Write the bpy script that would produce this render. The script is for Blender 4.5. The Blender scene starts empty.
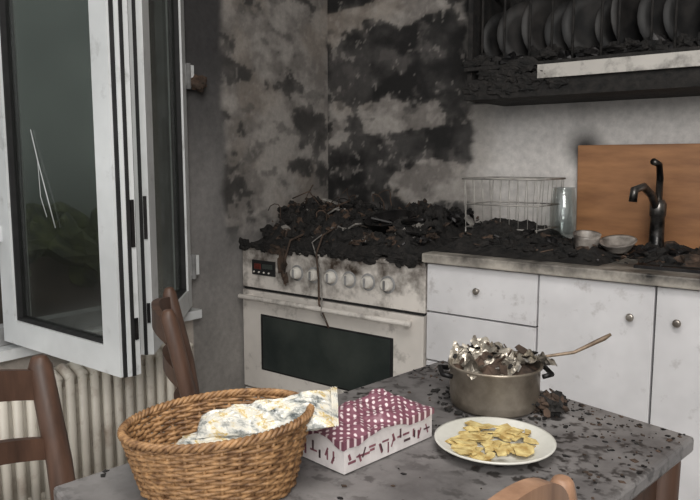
import bpy, math, random
from mathutils import Vector, Matrix, noise, Euler
S=bpy.context.scene
try:
    S.view_settings.view_transform='Standard'; S.view_settings.look='None'
except Exception: pass

# ---------------------------------------------------------------- materials
def lin(c): return tuple(((x/255)/12.92 if x/255<=0.04045 else ((x/255+0.055)/1.055)**2.4) for x in c)+(1,)
def base_mat(name):
    m=bpy.data.materials.new(name); m.use_nodes=True
    nt=m.node_tree; b=nt.nodes['Principled BSDF']; return m,nt,b
def N(nt,t,**k):
    n=nt.nodes.new(t)
    for a,v in k.items(): setattr(n,a,v)
    return n
def noise_node(nt,scale,detail=6,rough=.6,vec=None):
    n=N(nt,'ShaderNodeTexNoise'); n.inputs['Scale'].default_value=scale; n.inputs['Detail'].default_value=detail; n.inputs['Roughness'].default_value=rough
    if vec: nt.links.new(vec,n.inputs['Vector'])
    return n
def ramp(nt,src,stops):
    r=N(nt,'ShaderNodeValToRGB'); e=r.color_ramp.elements
    while len(e)<len(stops): e.new(.5)
    for i,(p,c) in enumerate(stops): e[i].position=p; e[i].color=c
    nt.links.new(src,r.inputs['Fac']); return r
def mixc(nt,fac,a,b,mode='MIX'):
    m=N(nt,'ShaderNodeMix',data_type='RGBA',blend_type=mode)
    for s,v in ((0,fac),(6,a),(7,b)):
        if hasattr(v,'is_output'): nt.links.new(v,m.inputs[s])
        else: m.inputs[s].default_value=v
    return m.outputs[2]
def bump(nt,b,src,st=.3,dist=.005):
    u=N(nt,'ShaderNodeBump'); u.inputs['Strength'].default_value=st; u.inputs['Distance'].default_value=dist
    nt.links.new(src,u.inputs['Height']); nt.links.new(u.outputs[0],b.inputs['Normal'])
W=(1,1,1,1); K=(0,0,0,1)
def simple(name,c1,c2=None,scale=12,rough=.6,metal=0,bst=.2,bdist=.003,lo=.35,hi=.65):
    m,nt,b=base_mat(name); g=N(nt,'ShaderNodeNewGeometry')
    n=noise_node(nt,scale,vec=g.outputs['Position'])
    r=ramp(nt,n.outputs[0],[(lo,lin(c1)),(hi,lin(c2 or c1))])
    nt.links.new(r.outputs[0],b.inputs['Base Color']); b.inputs['Roughness'].default_value=rough; b.inputs['Metallic'].default_value=metal
    bump(nt,b,n.outputs[0],bst,bdist); return m
def dirty(name,c,soot=(25,22,20),z0=0,z1=1,amt=1.0,scale=9,rough=.45,lowz=0.0,metal=0):
    """painted surface with real soot that gets heavier between world heights z0..z1"""
    m,nt,b=base_mat(name); g=N(nt,'ShaderNodeNewGeometry')
    sx=N(nt,'ShaderNodeSeparateXYZ'); nt.links.new(g.outputs['Position'],sx.inputs[0])
    mr=N(nt,'ShaderNodeMapRange'); nt.links.new(sx.outputs[2],mr.inputs[0])
    mr.inputs[1].default_value=z0; mr.inputs[2].default_value=z1; mr.inputs[3].default_value=lowz; mr.inputs[4].default_value=amt
    n=noise_node(nt,scale,8,.65,g.outputs['Position'])
    n2=noise_node(nt,3,4,.6,g.outputs['Position'])
    ad=N(nt,'ShaderNodeMath',operation='ADD'); nt.links.new(n.outputs[0],ad.inputs[0]); nt.links.new(mr.outputs[0],ad.inputs[1])
    r=ramp(nt,ad.outputs[0],[(.62,K),(.80,(.6,.6,.6,1)),(.95,W)])
    tint=ramp(nt,n2.outputs[0],[(.35,lin([x*.9 for x in c])),(.65,lin(c))])
    col=mixc(nt,r.outputs[0],tint.outputs[0],lin(soot))
    nt.links.new(col,b.inputs['Base Color']); b.inputs['Roughness'].default_value=rough; b.inputs['Metallic'].default_value=metal
    return m
def attr_wall(name):
    m,nt,b=base_mat(name); a=N(nt,'ShaderNodeAttribute',attribute_name='Col'); g=N(nt,'ShaderNodeNewGeometry')
    n=noise_node(nt,35,8,.7,g.outputs['Position'])
    r=ramp(nt,n.outputs[0],[(.3,(.78,.78,.78,1)),(.7,(1.12,1.11,1.1,1))])
    col=mixc(nt,1.0,a.outputs[0],r.outputs[0],'MULTIPLY')
    nt.links.new(col,b.inputs['Base Color']); b.inputs['Roughness'].default_value=.85
    n2=noise_node(nt,14,8,.7,g.outputs['Position']); bump(nt,b,n2.outputs[0],.35,.012)
    return m
def wood(name,c1,c2,scale=6,rough=.5,axis=(1,1,.15)):
    m,nt,b=base_mat(name); g=N(nt,'ShaderNodeTexCoord'); mp=N(nt,'ShaderNodeMapping')
    nt.links.new(g.outputs['Object'],mp.inputs[0]); mp.inputs['Scale'].default_value=axis
    n=noise_node(nt,scale*5,6,.6,mp.outputs[0])
    r=ramp(nt,n.outputs[0],[(.3,lin(c1)),(.7,lin(c2))])
    nt.links.new(r.outputs[0],b.inputs['Base Color']); b.inputs['Roughness'].default_value=rough
    bump(nt,b,n.outputs[0],.15,.002); return m

M={}
M['wall']=attr_wall('plaster_sooted')
M['white']=dirty('enamel_white',(230,224,217),soot=(56,44,34),z0=.60,z1=.90,amt=.38,scale=13,lowz=.06)
M['cab']=dirty('cabinet_white',(226,225,227),soot=(128,120,114),z0=.5,z1=.95,amt=.08,scale=16,rough=.4)
M['counter']=dirty('countertop_stone',(194,187,177),z0=.86,z1=.895,amt=.28,scale=7,lowz=.10)
M['pvc']=dirty('window_pvc',(226,229,230),soot=(120,118,115),z0=.6,z1=2.0,amt=.09,scale=10,rough=.35,lowz=.02)
M['pvcd']=simple('window_pvc_sooted',(104,104,104),(158,158,158),9,.5)
M['gasket_gap']=simple('gasket_gap_black',(16,16,17),(32,32,33),20,.7)
M['char']=simple('charred_debris',(8,8,8),(38,35,33),30,.85,bst=.8,bdist=.01)
M['char2']=simple('charred_brown',(34,28,23),(88,70,58),22,.85,bst=.5,bdist=.01)
M['ash']=simple('grey_ash',(90,87,85),(156,152,146),25,.95,bst=.5,bdist=.01)
M['blackglass']=simple('oven_glass',(36,44,43),(60,66,63),5,.3)
M['metal']=simple('stained_steel',(120,112,104),(190,184,176),14,.32,.9)
M['tap']=simple('tap_sooted_chrome',(34,34,35),(128,124,120),11,.3,.8,lo=.42,hi=.68)
M['handle']=simple('burnt_handle',(84,68,54),(150,132,112),26,.5,.3)
M['wire']=simple('coated_wire',(136,133,129),(190,186,180),14,.5,.2)
M['alu']=simple('aluminium_dull',(108,98,86),(184,174,160),9,.42,.7)
M['darkmetal']=simple('sooted_metal',(22,22,24),(52,50,50),18,.45,.6)
M['foil']=simple('crumpled_foil',(92,86,78),(222,214,200),24,.34,.65)
M['ceramic']=simple('ceramic_white',(196,195,186),(218,217,210),8,.3)
M['bowlc']=simple('ceramic_sooted',(70,64,60),(178,170,162),16,.4)
M['cracker']=simple('crispbread_yellow',(164,134,76),(220,202,142),60,.7)
M['woodch']=wood('chair_wood',(54,38,30),(96,70,56))
M['woodl']=wood('chair_wood_light',(118,88,68),(168,132,106))
M['board']=wood('board_wood',(128,88,58),(168,120,80),3,.5,(.3,1,1.6))
M['wick']=simple('wicker_cane',(100,70,44),(176,136,94),60,.55)
M['rad']=dirty('radiator_cream',(234,227,214),soot=(130,96,70),z0=.1,z1=.6,amt=.12,scale=8,lowz=.06)
M['knob']=simple('knob_white',(190,186,180),(222,218,210),20,.4)
M['red']=simple('display_red',(62,26,22),(110,44,34),60,.4)
M['floor']=simple('floor_tile',(110,104,98),(150,144,136),4,.5)
M['ceil']=simple('ceiling_paint',(150,146,142),(190,188,184),3,.9)
M['out']=simple('exterior_render',(110,116,113),(134,140,136),1,.9)
M['hedge']=simple('hedge_leaves',(44,48,38),(92,98,64),9,.95,bst=1,bdist=.03,lo=.40,hi=.66)
M['soil']=simple('exterior_ground',(54,50,46),(86,78,72),6,.9)
M['dirtyplate']=simple('sooted_plate',(10,10,11),(52,49,47),7,.6,lo=.42,hi=.72)

def table_mat():
    m,nt,b=base_mat('table_stone_sooted'); g=N(nt,'ShaderNodeNewGeometry'); P=g.outputs['Position']
    n=noise_node(nt,5,6,.6,P); r=ramp(nt,n.outputs[0],[(.35,lin((90,87,87))),(.65,lin((136,133,132)))])
    n2=noise_node(nt,46,5,.55,P); r2=ramp(nt,n2.outputs[0],[(.52,K),(.60,W)])
    n3=noise_node(nt,6,3,.5,P); r3=ramp(nt,n3.outputs[0],[(.4,(.15,.15,.15,1)),(.62,W)])
    f=mixc(nt,1.0,r2.outputs[0],r3.outputs[0],'MULTIPLY')
    c=mixc(nt,f,r.outputs[0],lin((52,49,48)))
    nt.links.new(c,b.inputs['Base Color']); b.inputs['Roughness'].default_value=.36
    bump(nt,b,n2.outputs[0],.2,.003); return m
M['table']=table_mat()
def thin_glass(name,tc,fac,ro):
    m,nt,b=base_mat(name); o=nt.nodes['Material Output']
    t=N(nt,'ShaderNodeBsdfTransparent'); t.inputs[0].default_value=tc
    gl=N(nt,'ShaderNodeBsdfGlossy'); gl.inputs['Roughness'].default_value=ro; gl.inputs[0].default_value=(.85,.87,.86,1)
    mx=N(nt,'ShaderNodeMixShader'); mx.inputs[0].default_value=fac
    nt.links.new(t.outputs[0],mx.inputs[1]); nt.links.new(gl.outputs[0],mx.inputs[2]); nt.links.new(mx.outputs[0],o.inputs[0]); return m
M['glass']=thin_glass('window_glass_smoked',(.60,.62,.60,1),.17,.25)
M['jar']=thin_glass('jar_glass',(.88,.90,.90,1),.12,.1)
def dots_mat():
    m,nt,b=base_mat('napkin_print_dots'); tc=N(nt,'ShaderNodeTexCoord'); mp=N(nt,'ShaderNodeMapping')
    nt.links.new(tc.outputs['Object'],mp.inputs[0]); mp.inputs['Rotation'].default_value=(0,0,.78)
    v=N(nt,'ShaderNodeVectorMath',operation='SCALE'); v.inputs['Scale'].default_value=92; nt.links.new(mp.outputs[0],v.inputs[0])
    fr=N(nt,'ShaderNodeVectorMath',operation='FRACTION'); nt.links.new(v.outputs[0],fr.inputs[0])
    sb=N(nt,'ShaderNodeVectorMath',operation='SUBTRACT'); sb.inputs[1].default_value=(.5,.5,.5); nt.links.new(fr.outputs[0],sb.inputs[0])
    ml=N(nt,'ShaderNodeVectorMath',operation='MULTIPLY'); ml.inputs[1].default_value=(1,1,0); nt.links.new(sb.outputs[0],ml.inputs[0])
    ln=N(nt,'ShaderNodeVectorMath',operation='LENGTH'); nt.links.new(ml.outputs[0],ln.inputs[0])
    r=ramp(nt,ln.outputs['Value'],[(.18,lin((226,210,212))),(.30,lin((122,78,92)))])
    nt.links.new(r.outputs[0],b.inputs['Base Color']); b.inputs['Roughness'].default_value=.4; return m
M['dots']=dots_mat()
M['boxw']=simple('box_white_card',(205,199,198),(234,229,228),20,.45)
M['ink']=simple('ink_dark',(60,46,50),(92,66,72),30,.6)
M['inkr']=simple('ink_maroon',(112,66,78),(140,90,100),30,.6)
def paper_mat():
    m,nt,b=base_mat('printed_packet_film'); tc=N(nt,'ShaderNodeNewGeometry'); P=tc.outputs['Position']
    mp=N(nt,'ShaderNodeMapping'); nt.links.new(P,mp.inputs[0]); mp.inputs['Rotation'].default_value=(0,0,-.66); mp.inputs['Scale'].default_value=(.8,2.2,2.0)
    n=noise_node(nt,22,6,.7,mp.outputs[0])
    r=ramp(nt,n.outputs[0],[(.34,lin((72,78,80))),(.42,lin((156,158,154))),(.49,lin((210,208,200))),(.55,lin((212,206,188))),(.60,lin((186,158,84))),(.635,lin((206,198,180))),(.68,lin((136,142,144))),(.76,lin((84,84,82)))])
    nt.links.new(r.outputs[0],b.inputs['Base Color']); b.inputs['Roughness'].default_value=.2; return m
M['paper']=paper_mat()

# ---------------------------------------------------------------- mesh accumulator
class G:
    def __init__(s): s.v=[];s.f=[];s.m=[];s.sm=[];s.mats=[];s.col=None
    def mi(s,k):
        if k not in s.mats: s.mats.append(k)
        return s.mats.index(k)
    def add(s,vs,fs,k,smooth=False,xf=None):
        o=len(s.v); s.v+= [tuple(xf@Vector(p)) if xf else tuple(p) for p in vs]
        i=s.mi(k)
        for f in fs: s.f.append(tuple(o+a for a in f)); s.m.append(i); s.sm.append(smooth)
    def box(s,x0,x1,y0,y1,z0,z1,k,xf=None):
        vs=[(x,y,z) for z in (z0,z1) for y in (y0,y1) for x in (x0,x1)]
        s.add(vs,[(0,2,3,1),(4,5,7,6),(0,1,5,4),(2,6,7,3),(0,4,6,2),(1,3,7,5)],k,False,xf)
    def tube(s,pts,r,k,seg=10,xf=None,flat=1.0):
        P=[Vector(p) for p in pts]; n=len(P); rs=r if isinstance(r,(list,tuple)) else [r]*n
        vs=[];up=None
        for i in range(n):
            t=(P[min(i+1,n-1)]-P[max(i-1,0)]).normalized()
            if up is None:
                up=Vector((0,0,1)) if abs(t.z)<.9 else Vector((1,0,0))
            a=(up-t*up.dot(t)).normalized(); b=t.cross(a); up=a
            for j in range(seg):
                th=2*math.pi*j/seg; vs.append(P[i]+a*math.cos(th)*rs[i]+b*math.sin(th)*rs[i]*flat)
        fs=[(i*seg+j,i*seg+(j+1)%seg,(i+1)*seg+(j+1)%seg,(i+1)*seg+j) for i in range(n-1) for j in range(seg)]
        fs.append(tuple(range(seg-1,-1,-1))); fs.append(tuple((n-1)*seg+j for j in range(seg)))
        s.add(vs,fs,k,True,xf)
    def ring(s,pts,r,k,seg=6,xf=None):
        P=[Vector(p) for p in pts]; n=len(P); vs=[]
        for i in range(n):
            t=(P[(i+1)%n]-P[i-1]).normalized(); up=Vector((0,0,1)); a=(up-t*up.dot(t)).normalized(); b=t.cross(a)
            for j in range(seg):
                th=2*math.pi*j/seg; vs.append(P[i]+(a*math.cos(th)+b*math.sin(th))*r)
        fs=[(i*seg+j,i*seg+(j+1)%seg,((i+1)%n)*seg+(j+1)%seg,((i+1)%n)*seg+j) for i in range(n) for j in range(seg)]
        s.add(vs,fs,k,True,xf)
    def lathe(s,prof,k,seg=40,xf=None,sx=1,sy=1):
        vs=[(r*math.cos(2*math.pi*j/seg)*sx,r*math.sin(2*math.pi*j/seg)*sy,z) for r,z in prof for j in range(seg)]
        n=len(prof)
        fs=[(i*seg+j,i*seg+(j+1)%seg,(i+1)*seg+(j+1)%seg,(i+1)*seg+j) for i in range(n-1) for j in range(seg)]
        s.add(vs,fs,k,True,xf)
    def sheet(s,fn,nu,nv,k,smooth=True,xf=None):
        vs=[fn(i/nu,j/nv) for j in range(nv+1) for i in range(nu+1)]
        fs=[(j*(nu+1)+i,j*(nu+1)+i+1,(j+1)*(nu+1)+i+1,(j+1)*(nu+1)+i) for j in range(nv) for i in range(nu)]
        s.add(vs,fs,k,smooth,xf)
    def blob(s,c,r,k,rng,amp=.35,xf=None,nu=12,nv=8):
        off=Vector((rng.random()*50,rng.random()*50,rng.random()*50)); vs=[]
        for j in range(nv+1):
            ph=math.pi*j/nv
            for i in range(nu):
                th=2*math.pi*i/nu; d=Vector((math.sin(ph)*math.cos(th),math.sin(ph)*math.sin(th),math.cos(ph)))
                q=1+amp*noise.noise(d*1.7+off)*1.6
                vs.append((c[0]+d.x*r[0]*q,c[1]+d.y*r[1]*q,c[2]+d.z*r[2]*q))
        fs=[(j*nu+i,(j+1)*nu+i,(j+1)*nu+(i+1)%nu,j*nu+(i+1)%nu) for j in range(nv) for i in range(nu)]
        s.add(vs,fs,k,False,xf)
    def shard(s,c,size,k,rng,th=.003,tilt=.6):
        n=rng.randint(4,6); a0=rng.random()*6; top=[]
        e=Euler((rng.uniform(-tilt,tilt),rng.uniform(-tilt,tilt),rng.random()*6)).to_matrix().to_4x4()
        for i in range(n):
            a=a0+2*math.pi*i/n; q=size*rng.uniform(.5,1.1); top.append((q*math.cos(a),q*math.sin(a)*.7))
        vs=[(x,y,0) for x,y in top]+[(x,y,th) for x,y in top]
        fs=[tuple(range(n-1,-1,-1)),tuple(range(n,2*n))]+[(i,(i+1)%n,n+(i+1)%n,n+i) for i in range(n)]
        s.add(vs,fs,k,False,Matrix.Translation(c)@e)
    def make(s,name,loc=(0,0,0),rot=0,bevel=0,colfn=None):
        me=bpy.data.meshes.new(name)
        me.from_pydata(s.v,[],s.f)
        for k in s.mats: me.materials.append(M[k])
        me.polygons.foreach_set('material_index',s.m); me.polygons.foreach_set('use_smooth',s.sm)
        if colfn:
            ca=me.color_attributes.new('Col','FLOAT_COLOR','POINT')
            for i,p in enumerate(s.v): ca.data[i].color=colfn(p)
        me.validate(); me.update()
        ob=bpy.data.objects.new(name,me); S.collection.objects.link(ob)
        ob.location=Vector(loc); ob.rotation_euler=(0,0,rot)
        if bevel:
            b=ob.modifiers.new('bevel','BEVEL'); b.width=bevel; b.segments=2; b.limit_method='ANGLE'; b.angle_limit=math.radians(50)
        return ob
def T(x,y,z,rz=0,rx=0,ry=0): return Matrix.Translation((x,y,z))@Euler((rx,ry,rz)).to_matrix().to_4x4()

# ---------------------------------------------------------------- room shell
XL,YB=-2.29,2.75
def fbm(p,o=5): return noise.fractal(Vector(p),.9,2.1,o)
def sm(a,b,x):
    t=max(0,min(1,(x-a)/(b-a))); return t*t*(3-2*t)
def mix(a,b,t): return tuple(a[i]*(1-t)+b[i]*t for i in range(3))
def el(x,z,cx,cz,rx,rz): return max(0,1-math.sqrt(((x-cx)/rx)**2+((z-cz)/rz)**2))
L3=lambda *c: lin(c)[:3]
BLK=L3(28,27,27); DG=L3(70,68,67); PL=L3(166,161,156); PL2=L3(122,117,113); WH=L3(216,213,210); TAN=L3(146,133,119)
def plaster(u,z,bias,seed):
    n=fbm((u*2.8,z*4.2,seed))+bias; n2=fbm((u*9,z*11,seed+7)); n3=fbm((u*4,z*5,seed+20)); n4=fbm((u*24,z*20,seed+31))
    c=mix(BLK,DG,sm(-.3,.5,n3+.35*n2))
    c=mix(c,L3(98,94,92),.5*sm(.1,.5,n2+.3*n4))
    g=mix(PL2,PL,sm(-.3,.35,n3+.4*n2)); g=mix(g,TAN,.35*sm(.0,.5,fbm((u*3,z*3,seed+40))))
    g=mix(g,DG,.6*sm(.25,.55,fbm((u*7,z*12,seed+50))))
    t=.6*sm(.0,.06,n+.22*n2+.10*n4)+.4*sm(-.28,.40,n+.3*n2)
    return mix(mix(c,g,t),PL,.35*sm(.42,.48,n4+.3*n2+.15*n))
def col_back(p):
    x,_,z=p
    wob=.06*fbm((z*3,1,5))+.03*fbm((z*9,3,5))
    b=-.26+.95*el(x,z,-1.66,1.42,.34,.14)+.85*el(x,z,-1.72,1.13,.36,.12)+1.1*el(x,z,-1.98,1.92,.46,.18)+.5*el(x,z,-2.22,1.42,.10,.3)-.7*el(x,z,-1.95,1.62,.5,.14)-.4*el(x,z,-2.05,1.2,.28,.22)-.6*el(x,z,-1.50,1.68,.35,.22)
    dark=plaster(x,z,b,2.3)
    cl=mix(WH,L3(198,194,192),sm(-.2,.6,fbm((x*1.2,z*1.2,9)))*.5)
    cl=mix(cl,DG,sm(1.36,1.50,z+.04*fbm((x*5,z*3,1)))*.45)
    cl=mix(cl,DG,.45*sm(1.0,.92,z))
    cl=mix(cl,PL,.8*sm(-1.30,-1.46,x+wob))
    t=sm(-1.50,-1.46,x+wob)
    c=mix(dark,cl,t)
    if z>1.47: c=mix(c,BLK,t)
    halo=el(x,z,-.98,1.28,.10,.10); c=mix(c,DG,min(1,halo*1.2))
    return c+(1,)
def col_left(p):
    _,y,z=p
    b=.18+.4*el(y,z,2.45,1.85,.4,.3)-.6*el(y,z,2.18,1.60,.22,.16)-.55*el(y,z,2.62,1.45,.12,.3)-.35*el(y,z,2.35,1.25,.14,.12)
    r=plaster(y,z,b,6.1); r=mix(r,L3(116,113,110),.22)
    top=L3(62,61,62); mid=L3(124,122,121); lo=L3(140,137,134)
    g=mix(lo,mid,sm(.3,.9,z)); g=mix(g,top,sm(1.0,1.75,z+.15*fbm((y*3,z*2,3))))
    g=tuple(a*(1+.18*fbm((y*6,z*4,8))) for a in g)
    t=sm(2.03,2.08,y+.02*fbm((z*5,0,1)))
    if z<1.0: t*=sm(.8,1.0,z)
    c=mix(g,r,t)
    if y<1.86: c=mix(c,L3(186,178,170),sm(.7,.55,z))
    return c+(1,)
def gridwall(g,ax,const,a0,a1,z0,z1,step):
    na=max(1,int((a1-a0)/step)); nz=max(1,int((z1-z0)/step))
    if ax=='Y': fn=lambda u,v:(a0+(a1-a0)*u,const,z0+(z1-z0)*v)
    else: fn=lambda u,v:(const,a0+(a1-a0)*u,z0+(z1-z0)*v)
    g.sheet(fn,na,nz,'wall',False)
g=G(); gridwall(g,'Y',YB,XL,.6,.75,2.0,.009); gridwall(g,'Y',YB,XL,1.8,0,.75,.1); gridwall(g,'Y',YB,.6,1.8,.75,2.6,.1); gridwall(g,'Y',YB,XL,.6,2.0,2.6,.1)
g.make('wall_back',colfn=col_back)
g=G(); WY0,WY1,WZ0,WZ1=.42,1.83,.62,2.15
gridwall(g,'X',XL,WY1,YB,.0,2.6,.009); gridwall(g,'X',XL,-1.2,WY0,0,2.6,.1); gridwall(g,'X',XL,WY0,WY1,0,WZ0,.05); gridwall(g,'X',XL,WY0,WY1,WZ1,2.6,.1)
g.box(XL-.25,XL,WY1,WY1+.004,WZ0,WZ1,'wall'); g.box(XL-.25,XL,WY0-.004,WY0,WZ0,WZ1,'wall'); g.box(XL-.25,XL,WY0,WY1,WZ0-.004,WZ0,'wall'); g.box(XL-.25,XL,WY0,WY1,WZ1,WZ1+.004,'wall')
g.make('wall_left',colfn=col_left)
g=G(); g.box(XL-.3,1.8,-1.2,YB+.1,-.05,0,'floor'); g.make('floor')
g=G(); g.box(XL-.3,1.8,-1.2,YB+.1,2.6,2.65,'ceil'); g.make('ceiling')
g=G(); gridwall(g,'X',1.8,-1.2,YB,0,2.6,.2); g.make('wall_right',colfn=lambda p:lin((170,166,162)))

# exterior seen through the window
g=G(); g.box(-5.0,-4.9,-3,6,-1,3,'out'); g.make('wall_exterior')
g=G(); rng=random.Random(4)
for i in range(60):
    g.blob((-4.3+rng.uniform(-.2,.2),-1+i*.105,.70+rng.uniform(-.05,.05)),(.20,.20,.20),'hedge',rng,.4,nu=20,nv=14)
g.box(-4.6,-4.0,-1.2,5.4,-.05,.66,'soil'); g.make('hedge')
g=G(); g.box(-4.9,-2.6,-3,6,-.15,-.05,'soil'); g.make('ground')

# ---------------------------------------------------------------- window
def sash(g,w,h,xf):
    """local: x 0..w from hinge to free stile, y thickness, z up"""
    t=.028; fw=.078
    g.box(0,fw,-t,t,0,h,'pvc',xf); g.box(w-fw,w,-t,t,0,h,'pvc',xf)
    g.box(fw,w-fw,-t,t,0,fw,'pvc',xf); g.box(fw,w-fw,-t,t,h-fw,h,'pvc',xf)
    e=fw
    for a,b,c,d in ((e,e+.008,e,h-e),(w-e-.008,w-e,e,h-e),(e,w-e,e,e+.008),(e,w-e,h-e-.008,h-e)):
        g.box(a,b,-.02,.02,c,d,'gasket_gap',xf)
    g.box(fw,w-fw,-.004,.004,fw,h-fw,'glass',xf)
    g.box(w,w+.012,-.012,t,.0,h,'pvc',xf); g.box(w+.002,w+.008,-.022,-.012,0,h,'gasket_gap',xf); g.box(w+.012,w+.016,.000,.010,0,h,'gasket_gap',xf)
    g.box(w+.012,w+.017,.012,.022,h*.25,h*.34,'darkmetal',xf); g.box(w+.012,w+.017,.012,.022,.10,.16,'darkmetal',xf)
g=G()
for a,b,c,d in ((WY0,WY0+.06,WZ0,WZ1),(WY1-.06,WY1,WZ0,WZ1),(WY0,WY1,WZ0,WZ0+.06),(WY0,WY1,WZ1-.06,WZ1)):
    g.box(XL-.07,XL-.005,a,b,c,d,'pvcd')
g.box(XL-.012,XL+.012,WY1-.085,WY1+.012,WZ0,WZ1,'pvcd')
g.box(XL-.05,XL+.06,WY0-.03,WY1+.03,WZ0-.035,WZ0,'pvc')
H1=1.42
sash(g,.652,H1,T(XL+.01,1.10,.64))
ang=math.atan2(-.747,.665)
sash(g,.72,H1,T(XL+.03,1.80,.64,ang))
g.tube([(-2.075,1.092,1.32),(-2.04,1.09,1.23),(-2.0,1.088,1.14),(-1.955,1.088,1.03)],.0014,'pvc',5)  # reflection stripe on the pane, modelled as thin white strands
g.tube([(-2.04,1.09,1.23),(-2.03,1.088,1.12),(-2.00,1.088,1.06)],.0009,'pvc',5)
for z in (1.56,.80):
    g.box(XL-.005,XL+.045,1.80,1.865,z-.035,z+.045,'pvc'); g.tube([(XL+.045,1.835,z-.05),(XL+.045,1.835,z+.05)],.011,'pvcd',10)
g.blob((XL+.05,1.885,1.535),(.035,.035,.03),'char2',random.Random(2),.4)
g.box(XL+.0,XL+.035,1.065,1.10,.97,1.02,'pvc'); g.tube([(XL+.02,1.05,.99),(XL+.03,1.03,.98),(XL+.03,1.03,.87)],.010,'darkmetal',10)
g.make('window_1',bevel=.003)

# ---------------------------------------------------------------- radiator
g=G(); y=.62; RX0=XL+.015
while y<1.72:
    for dx in (0,.045,.09):
        g.tube([(RX0+.06+dx,y,.09),(RX0+.06+dx,y,.52)],.0125,'rad',8,flat=1.3)
    g.tube([(RX0+.05,y,.51),(RX0+.105,y,.535),(RX0+.16,y,.51)],.018,'rad',8); g.tube([(RX0+.05,y,.10),(RX0+.105,y,.08),(RX0+.16,y,.10)],.018,'rad',8)
    y+=.045
g.tube([(RX0+.105,.6,.49),(RX0+.105,1.74,.49)],.02,'rad',10); g.tube([(RX0+.105,.6,.12),(RX0+.105,1.74,.12)],.02,'rad',10)
g.tube([(RX0+.105,1.74,.12),(RX0+.105,1.78,.12),(RX0+.105,1.78,0)],.010,'rad',8)
for yy in (.64,1.68): g.tube([(RX0+.105,yy,0),(RX0+.105,yy,.1)],.012,'rad',8)
g.make('radiator')

# ---------------------------------------------------------------- gas range
g=G(); x0,x1,yf=-2.28,-1.325,2.14
g.box(x0,x1,yf+.02,2.73,.08,.855,'white'); g.box(x0,x1,yf-.005,2.73,.845,.862,'white')
g.box(x0,x1,yf,yf+.03,.675,.845,'white')
g.box(x0+.005,x1-.005,yf+.004,yf+.03,.665,.675,'gasket_gap')
g.box(x0+.003,x1-.003,yf-.005,yf+.025,.22,.662,'white')
g.box(-2.15,-1.475,yf-.009,yf,.32,.555,'blackglass')
g.box(-2.165,-1.46,yf-.007,yf,.312,.563,'gasket_gap')
g.box(x0+.003,x1-.003,yf,yf+.025,.09,.21,'white')
g.tube([(x0+.03,yf-.05,.64),(x1-.03,yf-.05,.64)],.011,'white',12)
for x in (x0+.06,x1-.06): g.tube([(x,yf,.64),(x,yf-.05,.64)],.009,'white',10)
g.box(-2.215,-2.075,yf-.006,yf,.735,.80,'gasket_gap'); g.box(-2.20,-2.16,yf-.008,yf-.004,.76,.785,'red'); g.box(-2.15,-2.09,yf-.008,yf-.004,.765,.785,'blackglass')
for i in range(4): g.tube([(-2.20+i*.03,yf,.748),(-2.20+i*.03,yf-.012,.748)],.004,'knob',8)
for i in range(6):
    x=-1.95+i*.092
    g.tube([(x,yf,.765),(x,yf-.004,.765)],.034,'pvcd',20); g.tube([(x,yf,.765),(x,yf-.012,.765),(x,yf-.026,.765)],[.026,.025,.020],'knob',20)
    g.box(x-.004,x+.004,yf-.032,yf-.024,.747,.783,'pvcd')
for x in (x0+.05,x1-.05):
    for yy in (2.2,2.68): g.tube([(x,yy,0),(x,yy,.09)],.018,'darkmetal',10)
g.box(x0+.02,x1-.02,2.17,2.70,.862,.868,'char')
for bx,by in ((-2.1,2.32),(-2.1,2.56),(-1.8,2.44),(-1.5,2.32),(-1.5,2.56)):
    g.lathe([(0,.868),(.05,.868),(.05,.882),(.035,.888),(0,.888)],'char',20,T(bx,by,0))
    for a in range(4):
        c,s=math.cos(a*math.pi/2),math.sin(a*math.pi/2); g.tube([(bx+c*.03,by+s*.03,.905),(bx+c*.11,by+s*.11,.905),(bx+c*.11,by+s*.11,.868)],.006,'darkmetal',8)
g.make('gas_range',bevel=.003)

# debris heap on range
g=G(); rng=random.Random(11)
def hh(x,y): return .05+.085*el(x,y,-2.0,2.48,.34,.34)+.05*el(x,y,-1.55,2.5,.28,.28)+.06*max(0,fbm((x*3.2,y*4,3))+.4)+.06*abs(fbm((x*12,y*12,7)))+.02*abs(fbm((x*36,y*36,7)))
def heap(u,v):
    x=-2.27+.96*u; y=2.14+.58*v; e=min(1,min(u,1-u)*7)*min(1,min(v*4+.10,(1-v)*8))
    return (x,y,.866+hh(x,y)*e)
g.sheet(heap,170,100,'char',False)
def hz(x,y): return .862+hh(x,y)*min(1,(y-2.14)*5+.2)
for i in range(380):
    x=rng.uniform(-2.24,-1.36);y=rng.uniform(2.17,2.68)
    k=rng.choice(['char','char','char2','char2','char2','ash','darkmetal','darkmetal'])
    g.shard((x,y,hz(x,y)*1.0-rng.random()*.01),rng.uniform(.006,.030),k,rng,.005,.9)
for i in range(180):
    x=rng.uniform(-2.22,-1.38);y=rng.uniform(2.19,2.6); q=rng.uniform(.4,1)
    g.blob((x,y,hz(x,y)-.006),(rng.uniform(.02,.05)*q,rng.uniform(.02,.04)*q,rng.uniform(.015,.035)*q),rng.choice(['char','char','char','char2','darkmetal','ash'] if q<.7 else ['char','char','char2']),rng,.8)
for i in range(22):
    x=rng.uniform(-2.15,-1.45);y=rng.uniform(2.22,2.55); a=rng.uniform(-.6,.6); L=rng.uniform(.08,.20)
    g.box(-L/2,L/2,-.014,.014,0,.006,rng.choice(['char','char2','darkmetal','ash']),T(x,y,hz(x,y)+.006,a,rng.uniform(-.3,.3),rng.uniform(-.5,.5)))
g.lathe([(0,0),(.085,0),(.10,.035),(.104,.037),(.098,.037),(.082,.006),(0,.006)],'darkmetal',32,T(-1.62,2.34,.965,.3,.25,-.1))
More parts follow.
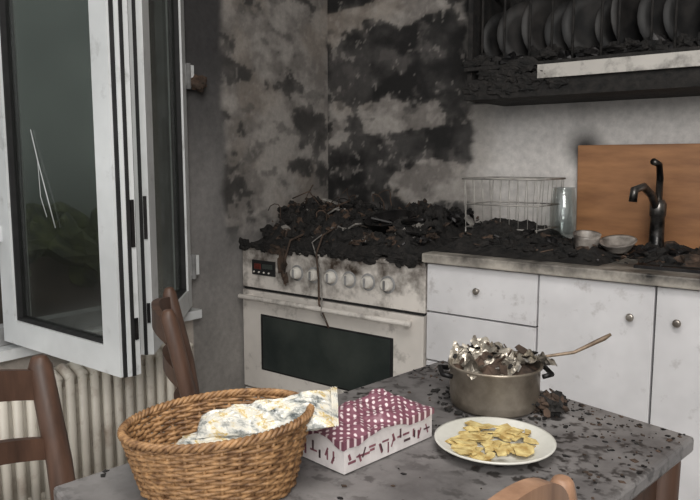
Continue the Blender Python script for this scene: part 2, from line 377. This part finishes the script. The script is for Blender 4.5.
g.tube([(-1.54,2.29,.985),(-1.44,2.24,1.005),(-1.38,2.21,1.01)],.010,'darkmetal',10)
for i in range(18):
    x=rng.gauss(-1.97,.14);y=rng.uniform(2.25,2.6); z=hz(x,y)-.02; L=rng.uniform(.05,.13); a=rng.random()*6
    pts=[(x+math.cos(a)*L*t*.7+.015*math.sin(t*7+i),y+math.sin(a)*L*t*.5,z+L*.8*math.sin(t*2.4)) for t in [j/7 for j in range(8)]]
    g.tube(pts,rng.uniform(.0015,.0035),rng.choice(['char','char2','char2']),5)
def strand(pts,r,k): g.tube(pts,r,k,6)
strand([(-1.80,2.25,.97),(-1.82,2.15,.93),(-1.82,2.11,.86),(-1.80,2.10,.76),(-1.79,2.09,.66),(-1.74,2.09,.57)],.004,'char2')
strand([(-1.86,2.25,.95),(-1.86,2.13,.90),(-1.80,2.11,.80),(-1.77,2.085,.70),(-1.77,2.08,.62),(-1.75,2.08,.60)],.003,'ash')
strand([(-1.95,2.3,.95),(-1.98,2.13,.90),(-1.99,2.11,.83),(-2.00,2.11,.78)],.005,'char2')
strand([(-1.92,2.3,1.0),(-1.98,2.25,1.10),(-2.03,2.2,1.07)],.003,'char2')
for p,r in (((-2.02,2.12,.80),(.024,.008,.045)),((-2.0,2.12,.735),(.015,.008,.025)),((-2.05,2.13,.855),(.05,.012,.02))): g.blob(p,r,'char2',rng,.6)
for i in range(50):
    x=rng.uniform(-2.27,-1.33); g.blob((x,2.137,.862),(rng.uniform(.015,.05),.012,rng.uniform(.008,.022)),'char',rng,.6)
g.make('burnt_debris')

# ---------------------------------------------------------------- base cabinets
g=G(); c0,c1=-1.318,.75
g.box(c0,c1,2.16,2.73,.10,.865,'cab'); g.box(c0+.02,c1,2.2,2.7,0,.10,'darkmetal')
def front(a,b,z0,z1): g.box(a+.003,b-.003,2.135,2.16,z0,z1,'cab')
front(c0,-.895,.69,.862); front(c0,-.895,.51,.684); front(c0,-.895,.11,.504)
for a,b in ((-.895,-.535),(-.535,-.16),(-.16,.22),(.22,.75)): front(a,b,.11,.862)
g.box(c0+.002,c1,2.157,2.161,.10,.865,'gasket_gap')  # black sheet behind the fronts, paints the shade in their gaps
for x,z in ((-1.11,.785),(-1.11,.60),(-.60,.765),(-.47,.765),(-.22,.765),(-.09,.765)):
    g.tube([(x,2.135,z),(x,2.125,z),(x,2.115,z),(x,2.11,z)],[.006,.006,.013,.009],'metal',14)
g.make('kitchen_cabinet',bevel=.003)
g=G(); g.box(-1.322,.75,2.105,2.745,.868,.902,'counter')
g.make('countertop',bevel=.005)

# charred mass on the counter next to the range
g=G(); rng=random.Random(5)
def ch(x,y): return .015+.08*el(x,y,-1.22,2.52,.28,.32)+.035*abs(fbm((x*6,y*6,2)))+.014*abs(fbm((x*24,y*24,2)))
def tray(u,v):
    x=-1.31+.60*u; y=2.17+.50*v; e=min(1,min(u*9+.3,(1-u)*9))*min(1,min(v,1-v)*7)
    return (x+.02*fbm((y*8,1,1)),y,.903+e*ch(x,y))
g.sheet(tray,110,90,'char',False)
for i in range(120):
    x,y=rng.uniform(-1.29,-.76),rng.uniform(2.20,2.62); g.shard((x,y,.903+ch(x,y)*.9),rng.uniform(.006,.026),rng.choice(['char','darkmetal','char2','char']),rng,.004,.5)
for i in range(36):
    x,y=rng.uniform(-1.29,-.80),rng.uniform(2.22,2.6); q=rng.uniform(.4,1); g.blob((x,y,.903+ch(x,y)*.8),(.036*q,.035*q,.02*q),rng.choice(['char','char','char2','darkmetal']),rng,.8)
g.make('charred_tray')
g=G(); rng=random.Random(8)
for i in range(170):
    x=rng.uniform(-.78,.5); g.shard((x,rng.uniform(2.15,2.6),.906+rng.random()*.016),rng.uniform(.006,.028),rng.choice(['char','char','darkmetal','char2']),rng,.004,.6)
for i in range(46):
    x=rng.uniform(-.76,-.05); q=rng.uniform(.5,1); g.blob((x,rng.uniform(2.24,2.66),.914),(.04*q,.04*q,.028*q),rng.choice(['char','char','char2','darkmetal']),rng,.7)
g.make('burnt_debris')
g=G(); g.box(-.62,-.12,2.2,2.62,.902,.912,'darkmetal'); g.box(-.59,-.15,2.23,2.59,.9125,.9135,'char'); g.tube([(-.37,2.41,.9135),(-.37,2.41,.917)],.03,'metal',18)
g.make('kitchen_sink',bevel=.003)
g=G(); fx,fy=-.66,2.60
g.lathe([(0,0),(.034,0),(.034,.014),(.026,.024),(.024,.13),(.028,.135),(.028,.175),(.020,.19),(0,.194)],'tap',20,T(fx,fy,.902))
g.tube([(fx,fy,1.05),(fx-.01,fy-.05,1.11),(fx-.025,fy-.10,1.14),(fx-.04,fy-.15,1.13),(fx-.042,fy-.155,1.09)],.014,'tap',12)
g.tube([(fx,fy,1.08),(fx+.004,fy-.01,1.17),(fx+.004,fy-.03,1.215),(fx-.005,fy-.07,1.225)],[.013,.012,.011,.012],'tap',10)
g.make('faucet')
g=G(); xf=T(0,2.735,.904,0,math.radians(3))
g.box(-.99,-.32,-.02,0,0,.385,'board',xf); g.make('wooden_board',bevel=.004)
g=G(); a,b,cc,d=-1.34,-1.045,2.46,2.68
def loop(z,r=.0028,ins=0): g.ring([(a-ins,cc-ins,z),(b+ins,cc-ins,z),(b+ins,d+ins,z),(a-ins,d+ins,z)],r,'wire',6)
loop(.97);loop(1.06);loop(1.16,.004,.012)
for i in range(9):
    x=a+(b-a)*i/8; g.tube([(x,cc-.012,1.16),(x,cc,1.06),(x,cc,.97),(x,d,.97),(x,d,1.06),(x,d+.012,1.16)],.0016,'wire',5)
for i in range(4):
    y=cc+(d-cc)*i/3; g.tube([(a-.012,y,1.16),(a,y,.97),(b,y,.97),(b+.012,y,1.16)],.0016,'wire',5)
for xx in (a,b):
    for yy in (cc,d): g.tube([(xx,yy,.905),(xx,yy,.97)],.003,'wire',6)
g.make('dish_rack')
g=G(); g.lathe([(0,.0),(.042,.0),(.048,.01),(.050,.12),(.042,.15),(.038,.18),(.042,.185),(.038,.182),(.042,.12),(.042,.012),(0,.008)],'jar',28,T(-.985,2.56,.945)); g.make('glass_jar')
g=G(); g.lathe([(0,0),(.03,0),(.035,.006),(.043,.05),(.046,.062),(.041,.058),(.034,.012),(0,.01)],'bowlc',28,T(-.815,2.33,.925,0,.15,.1)); g.make('ceramic_cup')
g=G(); g.lathe([(0,0),(.035,0),(.04,.006),(.058,.03),(.062,.036),(.055,.033),(.034,.012),(0,.01)],'bowlc',28,T(-.735,2.42,.925,0,.25)); g.make('ceramic_bowl')

# ---------------------------------------------------------------- plate rack / charred wall shelf
g=G(); r0,r1=-1.325,.7; rng=random.Random(21)
g.box(r0,r1,2.40,2.748,1.455,1.485,'char'); g.box(r0,r1,2.405,2.42,1.485,1.53,'char')
M['fascia']=dirty('fascia_tile_sooted',(186,182,176),soot=(40,36,34),z0=1.60,z1=1.45,amt=.34,scale=16)
g.box(-1.03,r1,2.385,2.40,1.515,1.562,'fascia')
g.box(r0,r1,2.395,2.748,1.562,1.575,'char')
g.box(r0,r0+.02,2.42,2.748,1.485,2.15,'char'); g.box(r0,r1,2.42,2.748,2.13,2.15,'char'); g.box(r0,r1,2.735,2.748,1.485,2.15,'char')
for y in (2.44,2.6):
    g.tube([(r0,y,1.86),(r1,y,1.86)],.008,'char',8)
x=r0+.05
while x<r1-.05:
    g.tube([(x,2.44,1.575),(x,2.44,1.86)],.005,'char',6)
    R=rng.uniform(.10,.14)
    xf=T(x+.03,2.56,1.58+R,math.radians(rng.uniform(38,66)),math.radians(90),0)
    g.lathe([(0,.0),(R*.6,.0),(R,.016),(R,.021),(R*.6,.006),(0,.006)],'dirtyplate',28,xf)
    x+=rng.uniform(.055,.11)
for i in range(80):
    xx=rng.uniform(r0+.02,.3); g.blob((xx,2.42+rng.random()*.1,1.575+rng.random()*.03),(rng.uniform(.02,.05),.03,rng.uniform(.01,.035)),rng.choice(['char','char','darkmetal']),rng,.6)
for i in range(22):
    xx=rng.uniform(r0,-.95); g.blob((xx,2.40,1.51+rng.uniform(-.03,.06)),(.035,.012,.02),'char',rng,.6)
g.make('plate_rack')

# ---------------------------------------------------------------- dining table
g=G()
A=Vector((-.835,1.432));B=Vector((-.245,1.285));D=Vector((-.945,.50));C=B+(D-A)
def quad_prism(P,z0,z1,k):
    vs=[(p.x,p.y,z0) for p in P]+[(p.x,p.y,z1) for p in P]; g.add(vs,[(0,1,2,3),(7,6,5,4),(0,4,5,1),(1,5,6,2),(2,6,7,3),(3,7,4,0)],k)
P=[A,B,C,D]; cen=sum(P,Vector((0,0)))/4
quad_prism(P,.722,.75,'table')
quad_prism([cen+(p-cen)*.90 for p in P],.64,.722,'woodch')
for p in P:
    q=cen+(p-cen)*.88; g.tube([(q.x,q.y,0),(q.x,q.y,.3),(q.x,q.y,.722)],[.02,.026,.032],'woodch',12)
g.make('dining_table',bevel=.006)

g=G(); rng=random.Random(77); ux=(B-A); uy=(D-A)
def tp(u,v): q=A+ux*u+uy*v; return q.x,q.y
for i in range(600):
    m=rng.random()
    if m<.5: u,v=rng.random(),abs(rng.gauss(0,.10))
    elif m<.72: u,v=1-abs(rng.gauss(0,.10)),rng.random()*.8
    else: u,v=rng.random(),rng.random()
    if not(0.01<u<.99 and .01<v<.99): continue
    x,y=tp(u,v); s=abs(rng.gauss(0,.0035))+.0015
    g.shard((x,y,.7505),min(s,.010),rng.choice(['char','char2','char2','darkmetal']),rng,.0012,.08)
g.make('ash_flakes')

# ---------------------------------------------------------------- wicker basket
g=G(); rng=random.Random(3); HB=.10; ns=34
def brad(z): t=z/HB; return .80+.20*t
def bz(th): return .014*math.cos(th+.1)
RX,RY=.136,.116
rows=20
for r in range(rows):
    z=.005+(HB-.010)*r/(rows-1); q=brad(z); pts=[]
    for i in range(ns*6):
        th=2*math.pi*i/(ns*6); w=.0026*math.cos(ns/2*th+(math.pi if r%2 else 0))
        pts.append(((RX*q+w)*math.cos(th),(RY*q+w)*math.sin(th),z+bz(th)*(z/HB)+.001*math.sin(5*th+r)))
    g.ring(pts,.0030,'wick',6)
for i in range(ns):
    th=2*math.pi*i/ns; g.tube([(RX*brad(z)*math.cos(th),RY*brad(z)*math.sin(th),z+bz(th)*(z/HB)) for z in (0,.03,.06,HB)],.0028,'wick',6)
for k in range(3):
    pts=[]
    for i in range(300):
        th=2*math.pi*i/300; a=th*30+k*2.09; pts.append(((RX+.0035*math.cos(a))*math.cos(th),(RY+.0035*math.cos(a))*math.sin(th),HB+.001+bz(th)+.0035*math.sin(a)))
    g.ring(pts,.0032,'wick',6)
g.lathe([(0,.004),(.5,.004),(.81,.005),(.81,.001),(0,.001)],'wick',40,None,RX,RY)
g.make('wicker_basket',(-.757,.655,.751),math.radians(33))
# printed film packet lying diagonally in the basket, one end over the rim
g=G()
def packet(c,w,h,th,rz,ry,rx,seed,cr=.5):
    xf=T(*c)@Euler((0,0,rz)).to_matrix().to_4x4()@Euler((rx,ry,0)).to_matrix().to_4x4()
    for s in (1,-1):
        def fn(u,v):
            x=(u-.5)*w;y=(v-.5)*h*(1-.45*(1-u)); e=(min(1,min(u,1-u)*8)*min(1,min(v,1-v)*6))**.6
            q=abs(fbm((x*14+seed,y*34,seed),3))
            return (x+.004*fbm((y*30,seed,0)),y+.003*fbm((x*20,seed,9)),s*e*(th*.7-th*cr*q)+.005*fbm((x*9,y*9,seed+3)))
        g.sheet(fn,70,40,'paper',False,xf)
    # crimped end seal
    g.sheet(lambda u,v:(w/2-.001+.010*v,(u-.5)*h*.96,.002*math.cos(v*18)+.002*math.sin(u*9)),24,6,'paper',True,xf)
packet((-.712,.708,.848),.200,.100,.022,math.radians(38),math.radians(-9),math.radians(16),3,.9)
packet((-.735,.668,.826),.18,.08,.012,math.radians(30),math.radians(-10),math.radians(6),12,.8)
g.make('snack_packet')

# ---------------------------------------------------------------- napkin box
g=G(); bw,bl,bh=.118,.212,.050
def topf(u,v):
    x=(u-.5)*bw*1.04;y=(v-.5)*bl*1.03; e=min(1,min(u,1-u)*6)*min(1,min(v,1-v)*6)
    return (x,y,bh+.002+e*(.010+.016*fbm((x*20,y*20,2)))+.004*noise.noise(Vector((x*40,y*40,0))))
g.box(-bw/2,bw/2,-bl/2,bl/2,.001,bh,'boxw'); g.sheet(topf,40,60,'dots',True)
def skirt(u,v):
    per=[(-1,-1),(1,-1),(1,1),(-1,1),(-1,-1)]; s=u*4;i=min(3,int(s));f=s-i
    x=(per[i][0]*(1-f)+per[i+1][0]*f)*bw/2*1.04;y=(per[i][1]*(1-f)+per[i+1][1]*f)*bl/2*1.03
    return (x,y,bh+.002+.004*noise.noise(Vector((x*40,y*40,0)))-v*(.008+.006*math.sin(u*31)))
g.sheet(skirt,80,3,'dots',False)
rng=random.Random(6)
def mark(side,t,z,w,h,k,rot):
    c,s=math.cos(rot),math.sin(rot); pts=[(-w/2,-h/2),(w/2,-h/2),(w/2,h/2),(-w/2,h/2)]
    q=[(t+a*c-b*s,z+a*s+b*c) for a,b in pts]
    if side==0: vs=[(a,-bl/2-.0006,b) for a,b in q]
    else: vs=[(bw/2+.0006,a,b) for a,b in q]
    g.add(vs,[(0,1,2,3)],k)
for side in (0,1):
    L=bw if side==0 else bl; t=-L/2+.014
    while t<L/2-.012:
        for n in range(2):
            mark(side,t+rng.uniform(-.004,.004),rng.uniform(.014,.032),rng.uniform(.003,.005),rng.uniform(.010,.018),rng.choice(['ink','inkr','inkr']),rng.choice([0,.35,-.4,1.57]))
        t+=.0165
g.make('napkin_box',(-.674,.902,.751),math.radians(-7))

# ---------------------------------------------------------------- plate with crispbread
g=G(); R=.098; pcx,pcy=-.492,1.015
g.lathe([(0,0),(R*.55,0),(R*.6,.002),(R*.97,.016),(R,.018),(R,.0205),(R*.96,.020),(R*.66,.007),(R*.5,.0055),(0,.0055)],'ceramic',56,T(pcx,pcy,.7515))
g.make('plate')
g=G(); rng=random.Random(15)
for i in range(64):
    a=rng.random()*6.28;r=.074*math.sqrt(rng.random()); g.shard((pcx+r*math.cos(a),pcy+r*math.sin(a),.760+rng.random()*.006+r*.06),rng.uniform(.010,.027),'cracker',rng,.0016,.18)
g.make('crispbread_pieces')

# ---------------------------------------------------------------- cooking pot
g=G(); R=.086;h=.082; pc=(-.592,1.215,.7515)
g.lathe([(0,0),(R*.9,0),(R*.97,.006),(R,.02),(R,h-.004),(R+.005,h),(R+.004,h+.004),(R-.003,h),(R-.003,.02),(R*.85,.006),(0,.005)],'alu',48,T(*pc))
for s in (-1,1):
    th=math.radians(38 if s>0 else 218); c,sn=math.cos(th),math.sin(th); t=(-sn,c)
    g.tube([(pc[0]+c*R+t[0]*.03,pc[1]+sn*R+t[1]*.03,pc[2]+.065),(pc[0]+c*(R+.018)+t[0]*.025,pc[1]+sn*(R+.018)+t[1]*.025,pc[2]+.068),(pc[0]+c*(R+.018)-t[0]*.025,pc[1]+sn*(R+.018)-t[1]*.025,pc[2]+.068),(pc[0]+c*R-t[0]*.03,pc[1]+sn*R-t[1]*.03,pc[2]+.065)],.005,'darkmetal',8)
rng=random.Random(19)
def foilsheet(cx,cy,cz,w,rz,rx,seed,k='foil',amp=.02):
    xf=T(pc[0]+cx,pc[1]+cy,pc[2]+cz,rz,rx)
    def fn(u,v):
        x=(u-.5)*w;y=(v-.5)*w*.8; q=noise.cell(Vector((x*60,y*60,seed)))
        return (x+.01*fbm((y*25,seed,0)),y+.01*fbm((x*25,0,seed)),amp*abs(fbm((x*20+seed,y*20,seed),3))*1.6+.001*q)
    g.sheet(fn,16,13,k,False,xf)
def crumple(u,v):
    a=u*2*math.pi; r=R*(.1+.90*v); x=r*math.cos(a);y=r*math.sin(a)
    return (pc[0]+x,pc[1]+y,pc[2]+h-.012+.028*(1-v)+.022*abs(fbm((x*24,y*24,4)))*(1.2-.9*v))
g.sheet(crumple,60,14,'char2',False)
for cx,cy,cz,w,rz,rx,k in ((-.045,-.01,.080,.085,.3,.5,'foil'),(.045,.01,.083,.085,1.2,-.35,'foil'),(0,.04,.090,.09,2.2,.4,'foil'),(.0,-.045,.080,.08,.9,.35,'foil'),(.05,.05,.082,.08,.1,-.5,'foil'),(-.05,.04,.082,.07,1.9,.5,'foil'),(.03,-.03,.086,.06,2.9,-.6,'foil')):
    foilsheet(cx,cy,cz,w,rz,rx,cx*90+7,k)
for i in range(46):
    a=rng.random()*6.28;r=R*math.sqrt(rng.random())*1.0
    g.shard((pc[0]+r*math.cos(a),pc[1]+r*math.sin(a),pc[2]+h+.010+rng.random()*.026*(1.2-r/R)),rng.uniform(.006,.018),rng.choice(['foil','char','char','char2','char2','ash']),rng,.002,1.0)
g.make('cooking_pot')
g=G()
g.tube([(pc[0]+.02,pc[1]+.02,pc[2]+.07),(pc[0]+.07,pc[1]+.06,pc[2]+.094),(pc[0]+.12,pc[1]+.095,pc[2]+.104),(pc[0]+.165,pc[1]+.13,pc[2]+.132),(pc[0]+.175,pc[1]+.138,pc[2]+.140)],[.003,.003,.0035,.005,.003],'handle',8)
g.lathe([(0,-.015),(.018,-.010),(.026,.004),(.024,.004),(.016,-.008),(0,-.012)],'metal',20,T(pc[0]+.012,pc[1]+.012,pc[2]+.072))
g.make('soup_ladle')
g=G(); rng=random.Random(31)
for i in range(60):
    x=rng.gauss(-.508,.022);y=rng.gauss(1.25,.020); g.shard((x,y,.755+rng.random()*.022),rng.uniform(.005,.016),rng.choice(['char','char','char2','darkmetal']),rng,.003,.8)
for i in range(30): g.blob((rng.gauss(-.508,.018),rng.gauss(1.25,.014),.764),(.016,.014,.014),rng.choice(['char','char2']),rng,.6)
for i in range(70):
    a=rng.random()*6.28; r=R+.005+abs(rng.gauss(0,.018)); g.shard((pc[0]+r*math.cos(a),pc[1]+r*math.sin(a),.753),rng.uniform(.003,.010),'char',rng,.002,.3)
g.make('burnt_debris')

# ---------------------------------------------------------------- chairs (ladder back)
def chair(name,loc,rot,k,H=.9,w=.38,arch=.028,th=1.0,rh=1.0):
    """seat faces +x local, back along y at x=0"""
    g=G()
    for s in (-1,1):
        y=s*w/2
        g.tube([(-.03,y,0),(0,y,.2),(.0,y,.45),(-.03,y,.68),(-.07,y,H-.02),(-.072,y,H)],[.015*th,.018*th,.019*th,.018*th,.017*th,.010*th],k,12)
        g.tube([(.37,y*1.08,0),(.37,y*1.08,.45)],[.014,.019],k,12)
        g.tube([(0,y,.2),(.37,y*1.08,.2)],.010,k,8)
    g.box(-.01,.40,-w/2-.02,w/2+.02,.435,.462,k)
    g.tube([(.37,-w/2,.28),(.37,w/2,.28)],.010,k,8); g.tube([(0,-w/2,.25),(0,w/2,.25)],.010,k,8)
    for n,z in enumerate([H-.055,H-.17,H-.29]):
        bx=-.03-.04*(z-.68)/.2
        def fn(u,v,z=z,bx=bx,n=n):
            y=(u-.5)*w; q=1-(2*u-1)**2
            hh=(.055 if n==0 else .040)*rh
            return (bx-.035*q,y,z-hh/2+hh*v+arch*q)
        g.sheet(fn,24,3,k)
        g.sheet(lambda u,v:(fn(u,v)[0]-.018,)+fn(u,v)[1:],24,3,k)
        for v in (0,1):
            g.sheet(lambda u,t:(fn(u,v)[0]-.018*t,)+fn(u,v)[1:],24,1,k)
    return g.make(name,loc,rot,bevel=.004)
chair('dining_chair',(-1.112,.432,0),math.radians(8),'woodch',.872,.42,.028,1.25)
chair('dining_chair.001',(-1.380,1.138,0),math.radians(52),'woodch',.885,.30,.015,1.1)
chair('dining_chair.002',(-.335,.505,0),math.radians(176),'woodl',.897,.36,.085)

# ---------------------------------------------------------------- lights
w=bpy.data.worlds.new('World'); S.world=w; w.use_nodes=True
w.node_tree.nodes['Background'].inputs[0].default_value=(.98,.985,.98,1); w.node_tree.nodes['Background'].inputs[1].default_value=1.10
def area(n,loc,tgt,size,e,c):
    l=bpy.data.lights.new(n,'AREA'); l.size=size; l.energy=e; l.color=c
    o=bpy.data.objects.new(n,l); S.collection.objects.link(o); o.location=loc
    o.rotation_euler=(Vector(tgt)-Vector(loc)).to_track_quat('-Z','Y').to_euler(); return o
area('ceiling_fill',(-.3,.5,2.5),(-.9,1.3,.6),.8,26,(1,.965,.92))  # unseen soft fill added overhead to brighten the room
area('rear_fill',(.9,-.9,2.2),(-1.3,2.2,.8),1.2,58,(1,.975,.94))  # unseen fill light added behind the camera

cam=bpy.data.cameras.new('camera'); cam.sensor_width=36; cam.lens=36; cam.clip_start=.02
co=bpy.data.objects.new('camera',cam); S.collection.objects.link(co)
co.location=(0,0,1.22); co.rotation_euler=(math.pi/2-math.atan(87/700),0,math.radians(38)); S.camera=co
